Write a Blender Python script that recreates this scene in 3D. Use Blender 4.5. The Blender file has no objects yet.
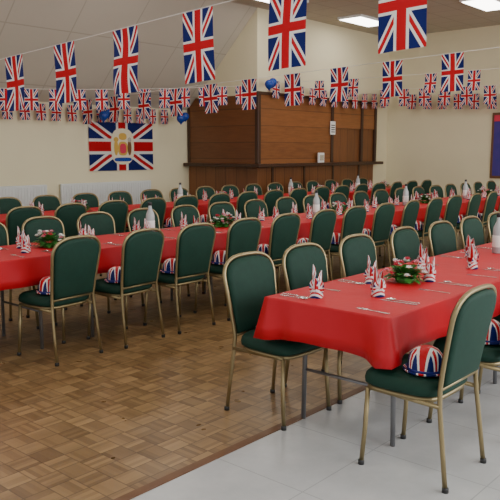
import bpy, bmesh, math, random
from mathutils import Vector, Matrix
random.seed(7)
C = bpy.context.scene.collection

# ---------------------------------------------------------------- materials
def new_mat(name, col=(.5,.5,.5), rough=.6, metal=0.0, spec=.5):
    m = bpy.data.materials.new(name); m.use_nodes = True
    b = m.node_tree.nodes['Principled BSDF']
    b.inputs['Base Color'].default_value = (*col, 1)
    b.inputs['Roughness'].default_value = rough
    b.inputs['Metallic'].default_value = metal
    b.inputs['Specular IOR Level'].default_value = spec
    return m
class NT:
    def __init__(s, m): s.t = m.node_tree; s.b = s.t.nodes['Principled BSDF']
    def n(s, typ, **kw):
        x = s.t.nodes.new(typ)
        for k, v in kw.items(): setattr(x, k, v)
        return x
    def put(s, sock, v):
        if hasattr(v, 'is_output'): s.t.links.new(v, sock)
        else: sock.default_value = v
    def m(s, op, a, b=None, c=None):
        x = s.n('ShaderNodeMath', operation=op)
        s.put(x.inputs[0], a)
        if b is not None: s.put(x.inputs[1], b)
        if c is not None: s.put(x.inputs[2], c)
        return x.outputs[0]
    def mix(s, f, a, b):
        x = s.n('ShaderNodeMix', data_type='RGBA')
        s.put(x.inputs['Factor'], f)
        s.put(x.inputs['A'], a if hasattr(a,'is_output') else (*a,1))
        s.put(x.inputs['B'], b if hasattr(b,'is_output') else (*b,1))
        return x.outputs['Result']
    def link(s, o, name): s.t.links.new(o, s.b.inputs[name])
    def pos(s, out='Object'):
        tc = s.n('ShaderNodeTexCoord'); sp = s.n('ShaderNodeSeparateXYZ')
        s.t.links.new(tc.outputs[out], sp.inputs[0]); return tc.outputs[out], sp.outputs
    def noise(s, vec, scale, detail=3, rough=.5):
        x = s.n('ShaderNodeTexNoise'); s.t.links.new(vec, x.inputs['Vector'])
        x.inputs['Scale'].default_value = scale; x.inputs['Detail'].default_value = detail
        x.inputs['Roughness'].default_value = rough
        return x.outputs['Fac']
    def bump(s, h, strength=.2, dist=.01):
        x = s.n('ShaderNodeBump'); s.t.links.new(h, x.inputs['Height'])
        x.inputs['Strength'].default_value = strength; x.inputs['Distance'].default_value = dist
        s.t.links.new(x.outputs[0], s.b.inputs['Normal'])

def noisy(name, c1, c2, scale=8, rough=.6, metal=0, bump=0, bscale=60, spec=.5, bdist=.004):
    m = new_mat(name, c1, rough, metal, spec); t = NT(m); v, _ = t.pos()
    t.link(t.mix(t.noise(v, scale), c1, c2), 'Base Color')
    if bump: t.bump(t.noise(v, bscale), bump, bdist)
    return m

M_green = noisy('green_upholstery', (.0015,.024,.014), (.003,.040,.024), 30, .7, bump=.25, bscale=300, spec=.35)
M_gold = new_mat('bronze_metal', (.30,.235,.12), .34, .75)
M_red = noisy('red_tablecloth', (.48,.006,.014), (.58,.010,.021), 3, .48, bump=.5, bscale=5, spec=.32, bdist=.012)
M_steel = new_mat('steel', (.75,.75,.75), .22, .9)
M_legs = new_mat('table_leg_metal', (.25,.25,.26), .4, .7)
M_top = noisy('table_laminate', (.30,.18,.09), (.24,.14,.07), 6, .5)
M_white = new_mat('white_plastic', (.85,.85,.83), .4)
M_black = new_mat('black_plastic', (.02,.02,.02), .4)
M_string = new_mat('bunting_cord', (.75,.72,.66), .8)
M_leaf = noisy('leaf_green', (.015,.13,.015), (.06,.28,.035), 40, .55)
M_petal = new_mat('white_petal', (.85,.83,.8), .6)
M_petalr = new_mat('red_petal', (.6,.03,.07), .6)
M_petalp = new_mat('pink_petal', (.80,.30,.38), .6)
M_blue = new_mat('blue_balloon', (.01,.05,.32), .25)
M_rad = new_mat('radiator_enamel', (.66,.68,.67), .4)

def jack_material(name, scale=1.0, cross=(.16,.10), dgw=(.115,.045)):
    m = new_mat(name, rough=.6, spec=.2); t = NT(m)
    uv, sp = t.pos('UV')
    def fr(s):
        return t.m('SUBTRACT', t.m('FRACT', t.m('MULTIPLY', s, scale)) if scale != 1 else s, .5)
    x = t.m('MULTIPLY', fr(sp[0]), 1.75); y = fr(sp[1])
    ax = t.m('ABSOLUTE', x); ay = t.m('ABSOLUTE', y)
    dg = t.m('ABSOLUTE', t.m('SUBTRACT', ay, t.m('DIVIDE', ax, 1.75)))
    blue=(.006,.013,.125); white=(.80,.78,.75); red=(.52,.006,.014)
    c = t.mix(t.m('LESS_THAN', dg, dgw[0]), blue, white)
    c = t.mix(t.m('LESS_THAN', dg, dgw[1]), c, red)
    mn = t.m('MINIMUM', ax, ay)
    c = t.mix(t.m('LESS_THAN', mn, cross[0]), c, white)
    c = t.mix(t.m('LESS_THAN', mn, cross[1]), c, red)
    t.link(c, 'Base Color')
    return m
M_jack = jack_material('union_jack_fabric', dgw=(.105,.042))
M_jack_hat = jack_material('union_jack_plastic', cross=(.105,.06), dgw=(.085,.035)); M_jack_hat.node_tree.nodes['Principled BSDF'].inputs['Roughness'].default_value=.3
M_jack_nap = jack_material('union_jack_paper', 1.15, cross=(.22,.11), dgw=(.17,.05))

def jack_thin():
    m = M_jack
    t = NT(m); out = [n for n in t.t.nodes if n.type=='OUTPUT_MATERIAL'][0]
    tr = t.n('ShaderNodeBsdfTranslucent'); mx = t.n('ShaderNodeMixShader'); mx.inputs[0].default_value=.25
    col = t.b.inputs['Base Color'].links[0].from_socket
    t.t.links.new(col, tr.inputs['Color'])
    t.t.links.new(t.b.outputs[0], mx.inputs[1]); t.t.links.new(tr.outputs[0], mx.inputs[2])
    t.t.links.new(mx.outputs[0], out.inputs['Surface'])
jack_thin()

def parquet():
    m = new_mat('parquet', rough=.33); t = NT(m); v, p = t.pos()
    S = .13
    x = t.m('DIVIDE', p[0], S); y = t.m('DIVIDE', p[1], S)
    ix = t.m('FLOOR', x); iy = t.m('FLOOR', y)
    par = t.m('FLOORED_MODULO', t.m('ADD', ix, iy), 2.0)
    fx = t.m('FRACT', x); fy = t.m('FRACT', y)
    a = t.m('ADD', t.m('MULTIPLY', fx, par), t.m('MULTIPLY', fy, t.m('SUBTRACT', 1.0, par)))
    fi = t.m('FLOOR', t.m('MULTIPLY', a, 5.0))
    cv = t.n('ShaderNodeCombineXYZ'); t.put(cv.inputs[0], ix); t.put(cv.inputs[1], iy); t.put(cv.inputs[2], fi)
    wn = t.n('ShaderNodeTexWhiteNoise'); t.t.links.new(cv.outputs[0], wn.inputs['Vector'])
    cv2 = t.n('ShaderNodeCombineXYZ'); t.put(cv2.inputs[0], ix); t.put(cv2.inputs[1], iy)
    wn2 = t.n('ShaderNodeTexWhiteNoise'); t.t.links.new(cv2.outputs[0], wn2.inputs['Vector'])
    f = t.m('ADD', t.m('MULTIPLY', wn.outputs['Value'], .5), t.m('MULTIPLY', wn2.outputs['Value'], .25))
    f = t.m('ADD', f, t.m('MULTIPLY', t.noise(v, 1.3), .35))
    c = t.mix(f, (.115,.061,.024), (.41,.255,.115))
    c = t.mix(t.m('MULTIPLY', par, .2), c, (.13,.068,.026))
    e = t.m('MINIMUM', t.m('MINIMUM', fx, t.m('SUBTRACT',1.0,fx)), t.m('MINIMUM', fy, t.m('SUBTRACT',1.0,fy)))
    c = t.mix(t.m('MULTIPLY', t.m('LESS_THAN', e, .022), .55), c, (.04,.018,.008))
    t.link(c, 'Base Color')
    t.link(t.m('ADD', .20, t.m('MULTIPLY', t.noise(v, 5), .25)), 'Roughness')
    return m
def tiles(name, c1, c2, line, S, lw, rough, nz=2.0, axes=(0,1), bump=0):
    m = new_mat(name, rough=rough); t = NT(m); v, p = t.pos()
    fx = t.m('FRACT', t.m('DIVIDE', p[axes[0]], S)); fy = t.m('FRACT', t.m('DIVIDE', p[axes[1]], S))
    e = t.m('MINIMUM', t.m('MINIMUM', fx, t.m('SUBTRACT',1.0,fx)), t.m('MINIMUM', fy, t.m('SUBTRACT',1.0,fy)))
    c = t.mix(t.noise(v, nz, 5, .65), c1, c2)
    c = t.mix(t.m('LESS_THAN', e, lw/S), c, line)
    t.link(c, 'Base Color'); return m
M_parq = parquet()
M_vinyl = tiles('vinyl_floor', (.40,.41,.42), (.60,.605,.60), (.37,.38,.38), .61, .003, .25, 4)
M_ceil = tiles('ceiling_tiles', (.46,.42,.34), (.50,.46,.37), (.36,.32,.25), .6, .010, .8, 1.5)
M_slope = tiles('sloped_ceiling_tiles', (.47,.43,.35), (.52,.47,.385), (.40,.36,.29), 1.2, .012, .8, 1.5)
M_wall = noisy('cream_paint', (.73,.66,.45), (.77,.70,.48), 2, .7, bump=.1, bscale=90)
M_trim = noisy('wood_trim', (.12,.05,.02), (.18,.08,.03), 10, .4)
def wood(name, c1, c2, plank_axis=2, pw=.2, groove=.7):
    m = new_mat(name, rough=.38); t = NT(m); v, p = t.pos()
    mp = t.n('ShaderNodeMapping'); t.t.links.new(v, mp.inputs[0])
    mp.inputs['Scale'].default_value = (1,1,9) if plank_axis==2 else (7,7,.7)
    n1 = t.noise(mp.outputs[0], 3, 6, .6)
    src = p[2] if plank_axis==2 else t.m('ADD', p[0], p[1])
    q = t.m('DIVIDE', src, pw); f = t.m('FRACT', q)
    wn = t.n('ShaderNodeTexWhiteNoise', noise_dimensions='1D'); t.t.links.new(t.m('FLOOR', q), wn.inputs['W'])
    c = t.mix(t.m('ADD', t.m('MULTIPLY', n1, .75), t.m('MULTIPLY', wn.outputs['Value'], .2)), c1, c2)
    c = t.mix(t.m('MULTIPLY', t.m('LESS_THAN', f, .05), groove), c, (.02,.008,.003))
    t.link(c, 'Base Color'); return m
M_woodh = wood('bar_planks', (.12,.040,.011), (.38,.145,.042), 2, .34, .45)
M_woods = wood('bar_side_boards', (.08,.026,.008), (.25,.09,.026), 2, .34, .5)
M_woodv = wood('bar_panels', (.10,.034,.010), (.27,.10,.030), 0, .3)
M_woodd = wood('bar_dark', (.035,.014,.006), (.07,.028,.012), 0, .4)
def emis(name, col, s):
    m = new_mat(name, (.9,.9,.9), .5); b = m.node_tree.nodes['Principled BSDF']
    b.inputs['Emission Color'].default_value=(*col,1); b.inputs['Emission Strength'].default_value=s; return m
M_lamp = emis('light_diffuser', (1,.97,.90), 10)

# ---------------------------------------------------------------- mesh helpers
class MB:
    def __init__(s): s.bm = bmesh.new(); s.mats = []; s.uv = s.bm.loops.layers.uv.new('UVMap')
    def mi(s, m):
        if m not in s.mats: s.mats.append(m)
        return s.mats.index(m)
    def face(s, vs, mat, smooth=False, uvs=None):
        try: f = s.bm.faces.new(vs)
        except ValueError: return None
        f.material_index = s.mi(mat); f.smooth = smooth
        if uvs:
            for l, u in zip(f.loops, uvs): l[s.uv].uv = u
        return f
    def v(s, p): return s.bm.verts.new(p)
    def box(s, a, b, mat, bev=0):
        x0,y0,z0 = a; x1,y1,z1 = b
        vs = [s.v(p) for p in ((x0,y0,z0),(x1,y0,z0),(x1,y1,z0),(x0,y1,z0),(x0,y0,z1),(x1,y0,z1),(x1,y1,z1),(x0,y1,z1))]
        fs = [s.face([vs[i] for i in q], mat) for q in ((3,2,1,0),(4,5,6,7),(0,1,5,4),(1,2,6,5),(2,3,7,6),(3,0,4,7))]
        if bev:
            es = list({e for f in fs for e in f.edges})
            r = bmesh.ops.bevel(s.bm, geom=es, offset=bev, segments=2, profile=.5, affect='EDGES')
            for f in r['faces']: f.material_index = s.mi(mat)
    def rings(s, rings, mat, closed=True, cap0=True, cap1=True, smooth=True):
        R = [[s.v(p) for p in r] for r in rings]; n = len(R[0])
        for a, b in zip(R, R[1:]):
            for i in range(n if closed else n-1):
                j = (i+1) % n
                s.face([a[i], a[j], b[j], b[i]], mat, smooth)
        if cap0: s.face(R[0][::-1], mat, smooth)
        if cap1: s.face(R[-1], mat, smooth)
        return R
    def tube(s, pts, r, mat, seg=8, closed=False):
        pts = [Vector(p) for p in pts]; n = len(pts); rings = []; up = None
        for i, p in enumerate(pts):
            a = pts[i-1] if i else pts[0]; b = pts[i+1] if i < n-1 else pts[-1]
            t = (b-a).normalized()
            if up is None:
                up = Vector((1,0,0)) if abs(t.x) < .8 else Vector((0,1,0))
            up = (up - t*up.dot(t)).normalized(); w = t.cross(up)
            rr = r[i] if isinstance(r, (list,tuple)) else r
            rings.append([p + (up*math.cos(k*2*math.pi/seg) + w*math.sin(k*2*math.pi/seg))*rr for k in range(seg)])
        return s.rings(rings, mat)
    def lathe(s, prof, mat, seg=20, o=(0,0,0), cap0=True, cap1=True, sy=1):
        rs = [[(o[0]+r*math.cos(k*2*math.pi/seg), o[1]+sy*r*math.sin(k*2*math.pi/seg), o[2]+z) for k in range(seg)] for r, z in prof]
        return s.rings(rs, mat, cap0=cap0, cap1=cap1)
    def done(s, name, recalc=True):
        if recalc: bmesh.ops.recalc_face_normals(s.bm, faces=s.bm.faces)
        me = bpy.data.meshes.new(name); s.bm.to_mesh(me); s.bm.free()
        for m in s.mats: me.materials.append(m)
        return me
def obj(name, me, loc=(0,0,0), rot=0, parent=None):
    o = bpy.data.objects.new(name, me); o.location = loc; o.rotation_euler = (0,0,rot)
    C.objects.link(o)
    if parent: o.parent = parent
    return o

# ---------------------------------------------------------------- room
YB, YE, XC, XE, ZC, ZE = 9.5, 11.5, 11.0, 16.1, 4.35, 2.42
X0, Y0, YV = -3.0, -3.5, 2.39
b = MB()
def quad(b, pts, mat): b.face([b.v(p) for p in pts], mat)
quad(b, [(X0,YV,0),(XE,YV,0),(XE,YE,0),(X0,YE,0)], M_parq)
quad(b, [(X0,Y0,0),(XE,Y0,0),(XE,YV,0),(X0,YV,0)], M_vinyl)
obj('floor', b.done('floor', False))
b = MB(); b.box((X0,YV-.025,.0005),(XE,YV+.025,.005), M_trim); obj('trim_1', b.done('trim_1'))
b = MB(); b.box((X0,YE,0),(XC,YE+.15,ZE+.3), M_wall); obj('wall_back', b.done('w'))
b = MB()
pr = [(YB,0),(YE,0),(YE,ZE),(YB,ZC)]
A_ = [b.v((XC,y,z)) for y,z in pr]; B_ = [b.v((XC+.15,y,z)) for y,z in pr]
b.face(A_[::-1], M_wall); b.face(B_, M_wall)
for i in range(4): b.face([A_[i],A_[(i+1)%4],B_[(i+1)%4],B_[i]], M_wall)
obj('wall_alcove', b.done('w'))
b = MB(); b.box((XC+.15,YB,0),(XE,YB+.15,ZC), M_wall); obj('wall_bar', b.done('w'))
b = MB(); b.box((XE,Y0,0),(XE+.15,YB+.15,ZC), M_wall); obj('wall_right', b.done('w'))
b = MB(); b.box((X0,Y0,ZC),(XE+.15,YB+.15,ZC+.1), M_ceil); obj('ceiling', b.done('c'))
b = MB(); sl = math.hypot(YE-YB, ZC-ZE)
b.box((X0,0,0),(XC+.15,sl,.08), M_slope)
o = obj('ceiling_slope', b.done('c')); o.location=(0,YB,ZC); o.rotation_euler=(-math.atan2(ZC-ZE, YE-YB),0,0)
b = MB(); b.box((X0,YE-.02,0),(XC-.1,YE,.12), M_white); obj('baseboard_back', b.done('w'))
b = MB(); b.box((XE-.02,Y0,0),(XE,YB-.3,.12), M_white); obj('baseboard_right', b.done('w'))

# bar : boarded servery in the corner
BX1 = 15.4; T = 2.66; E=.002
b = MB()
zt = lambda y: min(T, ZC-(y-YB)*(ZC-ZE)/(YE-YB)-.02)
ys = [YB, YB+.5, YB+1.2, YB+1.72, YE-.01]
xx=XC-.06
lo = [b.v((xx,y,1.27)) for y in ys]; hi = [b.v((xx,y,zt(y))) for y in ys]
lo2 = [b.v((XC-E,y,1.27)) for y in ys]; hi2=[b.v((XC-E,y,zt(y))) for y in ys]
for i in range(4):
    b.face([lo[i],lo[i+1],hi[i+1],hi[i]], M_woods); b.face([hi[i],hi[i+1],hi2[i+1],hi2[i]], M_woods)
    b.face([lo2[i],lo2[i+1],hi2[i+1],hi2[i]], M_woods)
b.box((XC-.04,YB,0),(XC-E,YE-.03,1.2), M_woodv)
b.box((XC-.22,YB,1.2),(XC-E,YE-.03,1.27), M_woodd, .01)
b.box((XC-.075,YE-.1,1.27),(XC-.06,YE-.03,ZE+.05), M_woodd)
obj('bar_side_panelling', b.done('bar_side'))
b = MB(); F=YB-E
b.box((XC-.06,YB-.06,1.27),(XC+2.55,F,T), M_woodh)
b.box((XC-.04,YB-.04,0),(BX1,F,1.2), M_woodv)
b.box((XC-.22,YB-.25,1.2),(BX1+.15,F,1.27), M_woodd, .01)
b.box((XC+2.6,YB-.06,2.05),(BX1,F,T), M_woodh)
b.box((XC+2.6,YB-.03,1.27),(BX1,F,2.05), M_woodv)
for x in (XC-.08, XC+2.5, XC+3.75, BX1-.03): b.box((x,YB-.09,1.27),(x+.09,F,T), M_woodd, .008)
b.box((XC-.1,YB-.1,T),(BX1+.06,F,T+.06), M_woodd, .008)
for x in (XC+.4,XC+1.5,XC+2.6,XC+3.7): b.box((x,YB-.06,.1),(x+.06,F,1.2), M_woodd)
obj('bar_counter', b.done('bar_counter'))
b = MB(); b.box((-.12,-.02,0),(.12,.02,.22), M_white, .008); b.box((-.09,-.024,.05),(.09,-.02,.17), M_steel)
obj('menu_card', b.done('menu_card'), (XC+2.0,YB-.16,1.271), .1)
b = MB(); b.box((-.1,-.012,-.15),(.1,.0,.15), M_white, .004)
for k in range(4): b.box((-.07,-.016,-.10+k*.05),(.07,-.0125,-.08+k*.05), M_black)
obj('wall_notice', b.done('n'), (XC+2.53,YB-.092,2.05))
for x in (5.1, 7.6):
    b = MB(); b.box((0,-.09,.3),(2.2,-.03,.92), M_rad, .015)
    for k in range(36): b.box((.04+k*.06,-.1,.34),(.065+k*.06,-.09,.88), M_rad)
    b.box((.2,-.06,0),(.24,-.04,.3), M_rad); b.box((1.96,-.06,0),(2.0,-.04,.3), M_rad)
    obj('radiator', b.done('radiator'), (x,YE-.001,0))
b = MB(); N = 24
W,H = 1.62,.96
g = [[b.v((W*i/N, -.01-.008*math.sin(i*.9)*(1-j/8), H*j/8)) for j in range(9)] for i in range(N+1)]
for i in range(N):
    for j in range(8):
        b.face([g[i][j],g[i+1][j],g[i+1][j+1],g[i][j+1]], M_jack, True, [(i/N,j/8),((i+1)/N,j/8),((i+1)/N,(j+1)/8),(i/N,(j+1)/8)])
M_goldc = new_mat('gold_crest', (.60,.36,.06), .5); M_cream=new_mat('cream_cloth',(.74,.66,.48),.7)
def disc(b, cx, cz, rx, rz, y, mat, n=24, pw=1.0, th=.004):
    p=[]
    for k in range(n):
        a=k*2*math.pi/n; c,s=math.cos(a),math.sin(a)
        p.append((cx+rx*math.copysign(abs(c)**pw,c), cz+rz*math.copysign(abs(s)**pw,s)))
    b.rings([[(x,y,z) for x,z in p],[(x,y-th,z) for x,z in p]], mat, smooth=False)
disc(b,.81,.48,.29,.36,-.022,M_cream,28,.7)
disc(b,.81,.44,.12,.14,-.028,M_goldc,20,.7); disc(b,.81,.44,.08,.10,-.033,M_petalr,20,.7)
disc(b,.81,.68,.10,.07,-.028,M_goldc,16,.8); disc(b,.64,.46,.05,.16,-.028,M_goldc,12); disc(b,.98,.46,.05,.16,-.028,M_woodv,12)
disc(b,.64,.62,.06,.05,-.031,M_goldc,12); disc(b,.98,.62,.05,.05,-.031,M_steel,12)
disc(b,.81,.22,.22,.04,-.028,M_blue,16,.6)
obj('royal_crest_flag', b.done('royal_crest_flag'), (8.3,YE-.012,1.14))
b = MB(); b.box((-.03,0,0),(0,1.9,1.5), M_trim, .01)
M_bluecl = noisy('purple_blue_felt',(.02,.03,.20),(.09,.04,.26),5,.8)
b.box((-.035,.06,.06),(-.03,1.84,1.44), M_bluecl)
for i in range(3):
    for j in range(3):
        b.box((-.042,.15+i*.58,.15+j*.42),(-.035,.42+i*.58,.45+j*.42), [M_petalr,M_bluecl,M_cream][(i+j)%3])
b.box((-.05,.06,1.30),(-.042,1.84,1.44), M_petalr)
obj('notice_board', b.done('notice_board'), (XE-.001,4.83,.9))
for x in (1.5,4.5,7.5,10.5,13.5):
    for y in (.4,3.1,5.85,8.6):
        b = MB(); b.box((-.6,-.3,-.05),(.6,.3,0), M_white, .01); b.box((-.56,-.26,-.058),(.56,.26,-.0505), M_lamp)
        obj('ceiling_light_panel', b.done('ceiling_light_panel'), (x,y,ZC-.001))

# ---------------------------------------------------------------- chair
def outline(ins):
    pts = []
    for k in range(4):
        f = k/4; pts.append((.180+.027*f-ins, .475+ins+(.80-.475-ins)*f))
    for k in range(0, 17):
        a = math.pi*k/16; c, s = math.cos(a), math.sin(a)
        pts.append((math.copysign(abs(c)**.66, c)*(.207-ins), .80+(.115-ins)*abs(s)**.85))
    for k in range(3,-1,-1):
        f = k/4; pts.append((-(.180+.027*f-ins), .475+ins+(.80-.475-ins)*f))
    return pts
def yb(z): return -.185-.085*max(0,(z-.45)/.47)**1.2
def chair_mesh():
    b = MB()
    lay = [(.03,-.026),(.012,-.022),(.004,-.012),(.004,.012),(.012,.024),(.03,.032)]
    rs = [[(x, yb(z)+dy, z) for x,z in outline(i)] for i,dy in lay]
    b.rings(rs, M_green, cap0=True, cap1=True)
    o = outline(-.010)
    path = [(.209,-.24,.0),(.203,-.215,.2),(.196,-.192,.38)] + [(x,yb(z),z) for x,z in o] + [(-.196,-.192,.38),(-.203,-.215,.2),(-.209,-.24,.0)]
    b.tube(path, .012, M_gold, 8)
    b.tube([(-.187,yb(.475),.468),(.187,yb(.475),.468)], .009, M_gold, 6)
    def so(ins, n=32):
        p=[]
        for k in range(n):
            a=2*math.pi*k/n; c,s=math.cos(a),math.sin(a)
            w = .222-.02*(s<0)*abs(s)
            p.append((math.copysign(abs(c)**.42,c)*(w-ins), .03+math.copysign(abs(s)**.42,s)*(.205-ins)))
        return p
    prof=[(.015,.415),(.0,.425),(-.002,.445),(.004,.468),(.02,.484),(.06,.494),(.12,.498)]
    b.rings([[(x,y,z) for x,y in so(i)] for i,z in prof], M_green)
    f = so(.01); b.rings([[(x,y,.395) for x,y in f],[(x,y,.414) for x,y in f]], M_gold)
    for sx in (1,-1):
        b.tube([(sx*.195,.19,.40),(sx*.203,.195,.2),(sx*.21,.21,0)], .012, M_gold, 8)
        b.tube([(sx*.199,-.19,.39),(sx*.195,.19,.40)], .011, M_gold, 6)
        for (x,y) in ((.21,.21),(.209,-.24)):
            b.lathe([(.016,0),(.016,.02),(.013,.024)], M_black, 10, (sx*x,y,.0))
    return b.done('banquet_chair')
CH = chair_mesh()
def hat_mesh():
    b = MB(); seg=32; K=.84
    prof=[(.104,.002),(.122,.003),(.130,.012),(.127,.016),(.110,.004),(.103,.004),(.103,.03),(.100,.06),(.090,.088),(.070,.108),(.042,.12),(.012,.124)]
    b.lathe([(r*K,z) for r,z in prof], M_jack_hat, seg, cap0=True, cap1=True)
    for f in b.bm.faces:
        for l in f.loops:
            c=l.vert.co; r=math.hypot(c.x,c.y)/K; a=math.atan2(c.y,c.x)
            h=max(0,.124-c.z)
            s=min(.5,(r*.5+h*.6)/.13*.5)
            l[b.uv].uv=(.5+s*math.cos(a), .5+s*math.sin(a))
    b.lathe([(.1025*K,.006),(.105*K,.008),(.1045*K,.020),(.1025*K,.022)], new_mat('hat_band_blue',(.01,.02,.2),.4), seg, cap0=False, cap1=False)
    return b.done('union_jack_bowler_hat')
HAT = hat_mesh()

def chair(x, y, face, hat=True, jx=.015, rot=.05, hx=None, r0=0, hy=-.045, hr=None):
    r = random.uniform(-rot,rot) + r0 + (0 if face>0 else math.pi)
    x += random.uniform(-jx,jx); y += random.uniform(-.01,.01)
    obj('banquet_chair', CH, (x,y,0), r)
    if hat:
        h = hx if hx is not None else random.uniform(-.105,-.07)
        obj('union_jack_bowler_hat', HAT, (x+h, y+hy*face, .4985), hr if hr is not None else random.uniform(-1,1))

# ---------------------------------------------------------------- tables
def table(x0, x1, y0, y1, drop=.235, seed=0):
    rnd = random.Random(seed)
    b = MB(); b.box((x0+.01,y0+.01,.715),(x1-.01,y1-.01,.745), M_top, .004)
    n = max(1, round((x1-x0)/1.83)); L = (x1-x0)/n
    for k in range(n):
        for xx in (x0+k*L+.24, x0+(k+1)*L-.24):
            p=[(xx,y0+.09,.0),(xx,y0+.10,.60),(xx,y0+.14,.71),(xx,y1-.14,.71),(xx,y1-.10,.60),(xx,y1-.09,0)]
            b.tube(p,.014,M_legs,8); b.tube([(xx,y0+.1,.3),(xx,y1-.1,.3)],.009,M_legs,6)
        b.box((x0+k*L+.1,y0+.06,.69),(x0+(k+1)*L-.1,y0+.08,.715),M_legs); b.box((x0+k*L+.1,y1-.08,.69),(x0+(k+1)*L-.1,y1-.06,.715),M_legs)
    t = obj('folding_table', b.done('folding_table'))
    b = MB(); per=[]; st=.03
    def seg(a,bb,nrm):
        l=math.dist(a,bb); m=max(2,int(l/st))
        for i in range(m):
            f=i/m; per.append((a[0]+(bb[0]-a[0])*f,a[1]+(bb[1]-a[1])*f,nrm,min(f*l,(1-f)*l)))
    seg((x0,y0),(x1,y0),(0,-1)); seg((x1,y0),(x1,y1),(1,0)); seg((x1,y1),(x0,y1),(0,1)); seg((x0,y1),(x0,y0),(-1,0))
    m=len(per); ph=[rnd.uniform(0,6.28) for _ in range(4)]; rs=[]
    for ri,f in enumerate((0,.0,.04,.2,.45,.7,1.0)):
        r=[]
        for i,(px,py,nn,dc) in enumerate(per):
            s=i*st
            pn=per[i-1][2]; nx,ny=nn
            if dc<1e-6: nx,ny=(nn[0]+pn[0]),(nn[1]+pn[1])
            w=.006+.024*(.5+.5*math.sin(s*9.3+ph[0]+1.3*math.sin(s*2.1)))+.007*math.sin(s*23+ph[1])
            fl=.055*math.exp(-(dc/.07)**2)
            pinch=-.022*math.exp(-((dc-.13)/.045)**2)
            off=(.004 if ri>0 else -.004) + f*(w+fl+pinch)
            if dc<.12: off*=.8
            off=max(off,-.006)
            dz=drop*(1+.06*math.sin(s*1.3+ph[2])+.16*math.exp(-(dc/.15)**2))
            z=.7505 if ri==0 else (.7485 if ri==1 else .7485-dz*f)
            r.append((px+nx*off,py+ny*off,z))
        rs.append(r)
    b.rings(rs, M_red, cap0=True, cap1=False)
    o = obj('tablecloth', b.done('tablecloth'), parent=t)
    sol=o.modifiers.new('s','SOLIDIFY'); sol.thickness=.0015; sol.offset=-1
    return t
table(2.92,10.2,1.69,2.46,.205,1)
table(1.3,14.6,4.70,5.46,.20,2)
table(1.9,14.6,7.45,8.21,.20,3)

for i,x in enumerate([3.16,3.72,4.39,5.08,5.71,6.32,6.93,7.54,8.15,8.8,9.4]): chair(x,2.56,-1, rot=.04, hx=random.uniform(-.03,.05))
for i,x in enumerate([3.09,3.80,4.45,5.1,5.75,6.4,7.0,7.6,8.2,8.8,9.4]): chair(x,1.575,1, rot=.02, hx=-.06, hy=-.045, r0=.0, hr=.28 if i==0 else None)
for i in range(21):
    if i>=2: chair(1.73+.62*i,4.565,1, rot=.07, r0=.10 if i==2 else .02)
    chair(1.85+.61*i,5.585,-1)
for i in range(19):
    chair(2.3+.63*i,7.32,1); chair(2.4+.62*i,8.34,-1)

# ---------------------------------------------------------------- table ware
def napkin_mesh(seed):
    b=MB(); H=.168+.012*seed
    def leaf(ang, h, w, lean, off=.008):
        n=10; rows=[]
        for i in range(n+1):
            t=i/n
            ww = w*(.62+.5*math.sin(math.pi*t*.8))*math.sqrt(max(0,1-t**2.6))
            z=.004+h*t; out=off+lean*t*t+.014*math.sin(math.pi*t)
            row=[]
            for k in range(5):
                s=(k-2)/2
                x=s*ww; y=out-.40*abs(s)*ww
                ca,sa=math.cos(ang),math.sin(ang)
                row.append((b.v((x*ca-y*sa,x*sa+y*ca,z)),(.1+t*.9,.5+s*.36)))
            rows.append(row)
        for i in range(n):
            for k in range(4):
                q=[rows[i][k],rows[i][k+1],rows[i+1][k+1],rows[i+1][k]]
                b.face([v for v,_ in q], M_jack_nap, True, [u for _,u in q])
    leaf(0,H,.036,.014); leaf(math.pi,H*.84,.038,.02); leaf(math.pi/2,H*.62,.038,.02,.014); leaf(-math.pi/2,H*.55,.038,.024,.014)
    b.lathe([(.036,0),(.039,.004),(.032,.03),(.029,.06)], M_jack_nap, 14, cap1=False)
    for f in b.bm.faces:
        for l in f.loops:
            if l[b.uv].uv.length==0: l[b.uv].uv=(l.vert.co.x*7,l.vert.co.z*7)
    return b.done('folded_napkin')
NAP=[napkin_mesh(i) for i in range(2)]
ZT=.7512
def fork_mesh():
    b=MB()
    b.box((-.004,-.1,0),(.004,.03,.003),M_steel,.0008); b.box((-.008,-.1,0),(.008,-.04,.003),M_steel,.0008)
    b.box((-.013,.03,.0),(.013,.05,.003),M_steel,.0008)
    for k in range(4): b.box((-.013+k*.0075,.05,0),(-.0095+k*.0075,.09,.003),M_steel)
    return b.done('dinner_fork')
def knife_mesh():
    b=MB()
    b.box((-.007,-.11,0),(.007,-.01,.005),M_steel,.001)
    pts=[(-.006,-.01),(.009,-.01),(.011,.08),(.004,.105),(-.003,.11),(-.006,.09)]
    b.rings([[(x,y,0) for x,y in pts],[(x,y,.0022) for x,y in pts]],M_steel,smooth=False)
    return b.done('dinner_knife')
def spoon_mesh():
    b=MB(); b.box((-.004,-.1,0),(.004,.04,.003),M_steel,.0008); b.box((-.008,-.1,0),(.008,-.05,.003),M_steel,.0008)
    b.lathe([(.006,.0),(.014,.003),(.019,.006)],M_steel,16,(0,.062,0),cap1=False,sy=1.4)
    return b.done('dessert_spoon')
FK,KN,SP=fork_mesh(),knife_mesh(),spoon_mesh()
def setting(x,y,face,nap=(0,0),full=True):
    r=0 if face>0 else math.pi
    if full:
        for me,nm,dx in ((FK,'dinner_fork',-.14),(KN,'dinner_knife',.12),(SP,'dessert_spoon',.16)):
            obj(nm,me,(x+dx*face,y,ZT),r+random.uniform(-.08,.08))
    obj('folded_napkin',random.choice(NAP),(x+nap[0],y+nap[1],ZT),random.uniform(-.6,.6)+.85)
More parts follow.
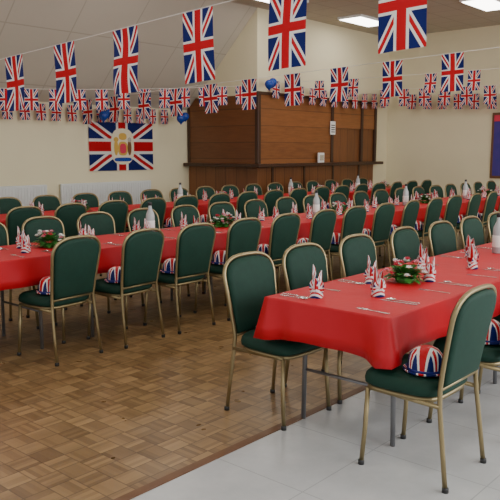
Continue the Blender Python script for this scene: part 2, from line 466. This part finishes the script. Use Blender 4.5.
for i,x in enumerate([3.16,3.72,4.39,5.08,5.71,6.32,6.93,7.54]):
    nx=[3.08,3.64,4.29][i]-x if i<3 else -.05
    setting(x,2.32,-1,(nx,-.09))
for i,x in enumerate([3.14,3.80,4.45,5.1,5.75,6.4,7.0,7.6]):
    nx=[3.33,3.93,4.55][i]-x if i<3 else .04
    setting(x,1.83,1,(nx,.165))
for i in range(21):
    setting(1.71+.62*i,4.84,1,(.0,.11),i<8); setting(1.85+.61*i,5.32,-1,(.0,-.10),i<8)
for i in range(19):
    setting(2.3+.63*i,7.62,1,(0,.08),False); setting(2.4+.62*i,8.05,-1,(0,-.05),False)

def flower_mesh(seed):
    rnd=random.Random(seed); b=MB()
    b.lathe([(.05,0),(.055,.01),(.065,.03),(.06,.03),(.04,.015)],M_leaf,20)
    for k in range(150):
        a=rnd.uniform(0,6.28); el=rnd.uniform(-.25,1.3); L=rnd.uniform(.05,.10)
        d=Vector((math.cos(a)*math.cos(el),math.sin(a)*math.cos(el),math.sin(el)*.7))
        st=Vector((0,0,.035))+d*rnd.uniform(.02,.07); side=d.cross(Vector((0,0,1))).normalized()*L*.25
        e=st+d*L; e.z-=L*.2; e.z=max(e.z,.006); mid=(st+e)/2+Vector((0,0,.012))
        vs=[b.v(st),b.v(mid+side),b.v(e),b.v(mid-side)]; c=b.v(mid+Vector((0,0,-.006)))
        for i in range(4): b.face([vs[i],vs[(i+1)%4],c],M_leaf,True)
    for k in range(18):
        a=k*2.4+rnd.uniform(-.3,.3); el=rnd.uniform(.1,1.3); R=rnd.uniform(.11,.135)
        p=Vector((math.cos(a)*math.cos(el)*R,math.sin(a)*math.cos(el)*R,.045+math.sin(el)*R*.75))
        mt=(M_petal,M_petalr,M_petalp,M_petal)[k%4]
        for lv,(rr,zz) in enumerate(((.024,.35),(.016,1.1))):
            for q in range(7):
                an=q*6.283/7+lv*.4; t=Vector((math.cos(an),math.sin(an),zz))*rr; s=Vector((-math.sin(an),math.cos(an),0))*rr*.45
                b.face([b.v(p),b.v(p+t*.6+s),b.v(p+t),b.v(p+t*.6-s)],mt,True)
        b.lathe([(.001,-.002),(.005,0),(.005,.004),(.001,.007)],M_goldc,8,p)
    return b.done('flower_centrepiece')
FL=[flower_mesh(i) for i in range(2)]
for x,y in ((3.80,2.09),(5.93,2.09),(3.25,5.09),(5.35,5.09),(7.5,5.09),(9.8,5.09),(12,5.09),(5.5,7.84),(8.2,7.84),(10.9,7.84),(13.2,7.84)):
    obj('flower_centrepiece',FL[random.randrange(2)],(x,y,ZT),random.uniform(0,6))
def bottle_mesh():
    b=MB()
    M_b=new_mat('frosted_bottle',(.42,.45,.45),.2); M_l=new_mat('bottle_label',(.80,.80,.75),.6)
    b.lathe([(.038,0),(.042,.005),(.042,.18),(.038,.205),(.018,.25),(.015,.285)],M_b,20)
    b.lathe([(.0425,.05),(.043,.052),(.043,.14),(.0425,.142)],M_l,20,cap0=False,cap1=False)
    b.lathe([(.018,.283),(.018,.31),(.016,.313)],M_black,16)
    return b.done('drinks_bottle')
BT=bottle_mesh()
for x,y in ((5.38,2.16),(5.47,2.07),(4.35,5.09),(2.45,5.09),(7.0,5.09),(9.2,5.09),(11.2,5.09),(4.3,7.84),(7.3,7.84),(10.0,7.84),(12.2,7.84)):
    obj('drinks_bottle',BT,(x,y,ZT))

# ---------------------------------------------------------------- bunting
def bunting(p0, p1, first, step, n, w=.31, h=.47, sag=.04, seed=0):
    rnd=random.Random(seed); b=MB(); p0=Vector(p0); p1=Vector(p1); L=(p1-p0).length; d=(p1-p0)/L
    nr=Vector((-d.y,d.x,0)).normalized()
    def P(s): f=s/L; return p0+d*s-Vector((0,0,sag*4*f*(1-f)))
    b.tube([P(L*i/24) for i in range(25)],.004,M_string,5)
    for i in range(n):
        s0=first+i*step
        if s0-w/2<0.02 or s0+w/2>L-.02: continue
        a=rnd.uniform(0,6.28); am=rnd.uniform(.005,.022); nx,nz=8,8; g=[]; sk=rnd.uniform(-.015,.015)
        for ix in range(nx+1):
            col=[]
            for iz in range(nz+1):
                t=iz/nz
                q=P(s0+(ix/nx-.5)*w)+d*(sk*t)-Vector((0,0,.002+h*t))+nr*(am*t*math.sin(a+ix*.8)+am*.5*math.sin(iz*.7+a))
                col.append((b.v(q),(t,ix/nx)))
            g.append(col)
        for ix in range(nx):
            for iz in range(nz):
                q=[g[ix][iz],g[ix+1][iz],g[ix+1][iz+1],g[ix][iz+1]]
                b.face([v for v,_ in q],M_jack,True,[u for _,u in q])
    return obj('union_jack_bunting',b.done('union_jack_bunting',False))
bunting((3.45,-1.6,2.72),(3.45,YE-.02,2.12),.35+.12,.775,17,w=.29,h=.475,sag=.0,seed=1)
bunting((8.0,-1.6,2.84),(8.0,YE-.02,2.46),.43+.24,.80,17,w=.28,h=.44,sag=.0,seed=2)
bunting((11.6,-1.6,3.0),(11.6,YB-.45,2.92),.4,.8,14,w=.22,h=.33,sag=.08,seed=3)
bunting((14.6,-1.6,3.05),(14.6,YB-.45,2.95),.3,.50,22,w=.25,h=.38,sag=.12,seed=4)
bunting((15.9,-1.6,2.95),(15.9,YB-.45,2.92),.3,.40,27,w=.23,h=.35,sag=.14,seed=5)
bunting((-1,YE-.1,2.40),(10.6,YE-.1,2.40),.3,.33,36,w=.20,h=.30,sag=.02,seed=6)
bunting((11.1,YB-.16,2.98),(15.8,YB-.16,2.95),.3,.42,13,w=.23,h=.35,sag=.10,seed=7)
bunting((4.2,YE-.5,2.50),(10.6,YB-.3,2.80),.3,.40,17,w=.22,h=.34,sag=.08,seed=8)
def balloon(b,o,r,mat):
    b.lathe([(.006*r/.13,-.19*r/.13),(.012*r/.13,-.165*r/.13),(r*.35,-r*.98),(r*.7,-r*.7),(r*.93,-r*.3),(r,.05*r),(r*.94,.4*r),(r*.74,.72*r),(r*.4,.95*r),(r*.08,1.03*r)],mat,18,o)
for (x,y,z) in ((8.55,YE-.25,2.20),(10.35,YE-.5,2.2),(XC+.05,YB-.32,2.84),(15.6,YB-.32,2.9),(XE-.14,7.3,2.7)):
    b=MB()
    for dx,dy,dz,r,mt in ((-.06,0,0,.09,M_blue),(.09,.03,.05,.085,M_blue)):
        balloon(b,(dx*(.1 if x>15.9 else 1),dy+(dx if x>15.9 else 0),dz),r,mt)
    obj('balloon_cluster',b.done('balloon_cluster'),(x,y,z))

# ---------------------------------------------------------------- light
w=bpy.data.worlds.new('World'); bpy.context.scene.world=w; w.use_nodes=True
w.node_tree.nodes['Background'].inputs[0].default_value=(.98,.985,1,1); w.node_tree.nodes['Background'].inputs[1].default_value=1.02
def area(name,loc,target,sx,sy,e,col):
    l=bpy.data.lights.new(name,'AREA'); l.shape='RECTANGLE'; l.size=sx; l.size_y=sy; l.energy=e; l.color=col
    o=bpy.data.objects.new(name,l); C.objects.link(o); o.location=loc
    o.rotation_euler=(Vector(target)-Vector(loc)).to_track_quat('-Z','Y').to_euler(); return o
area('window_light_side',(7,-3.3,2.4),(7,5,1.0),12,2.2,500,(.98,.99,1))

# ---------------------------------------------------------------- camera
cam=bpy.data.cameras.new('Camera'); cam.lens=705/500*36; cam.sensor_width=36; cam.clip_end=200
co=bpy.data.objects.new('Camera',cam); C.objects.link(co); co.location=(0,0,1.55)
yaw=math.radians(41.4); p=math.radians(8.07)
fw=Vector((math.cos(yaw)*math.cos(p),math.sin(yaw)*math.cos(p),-math.sin(p)))
co.rotation_euler=fw.to_track_quat('-Z','Y').to_euler()
bpy.context.scene.camera=co
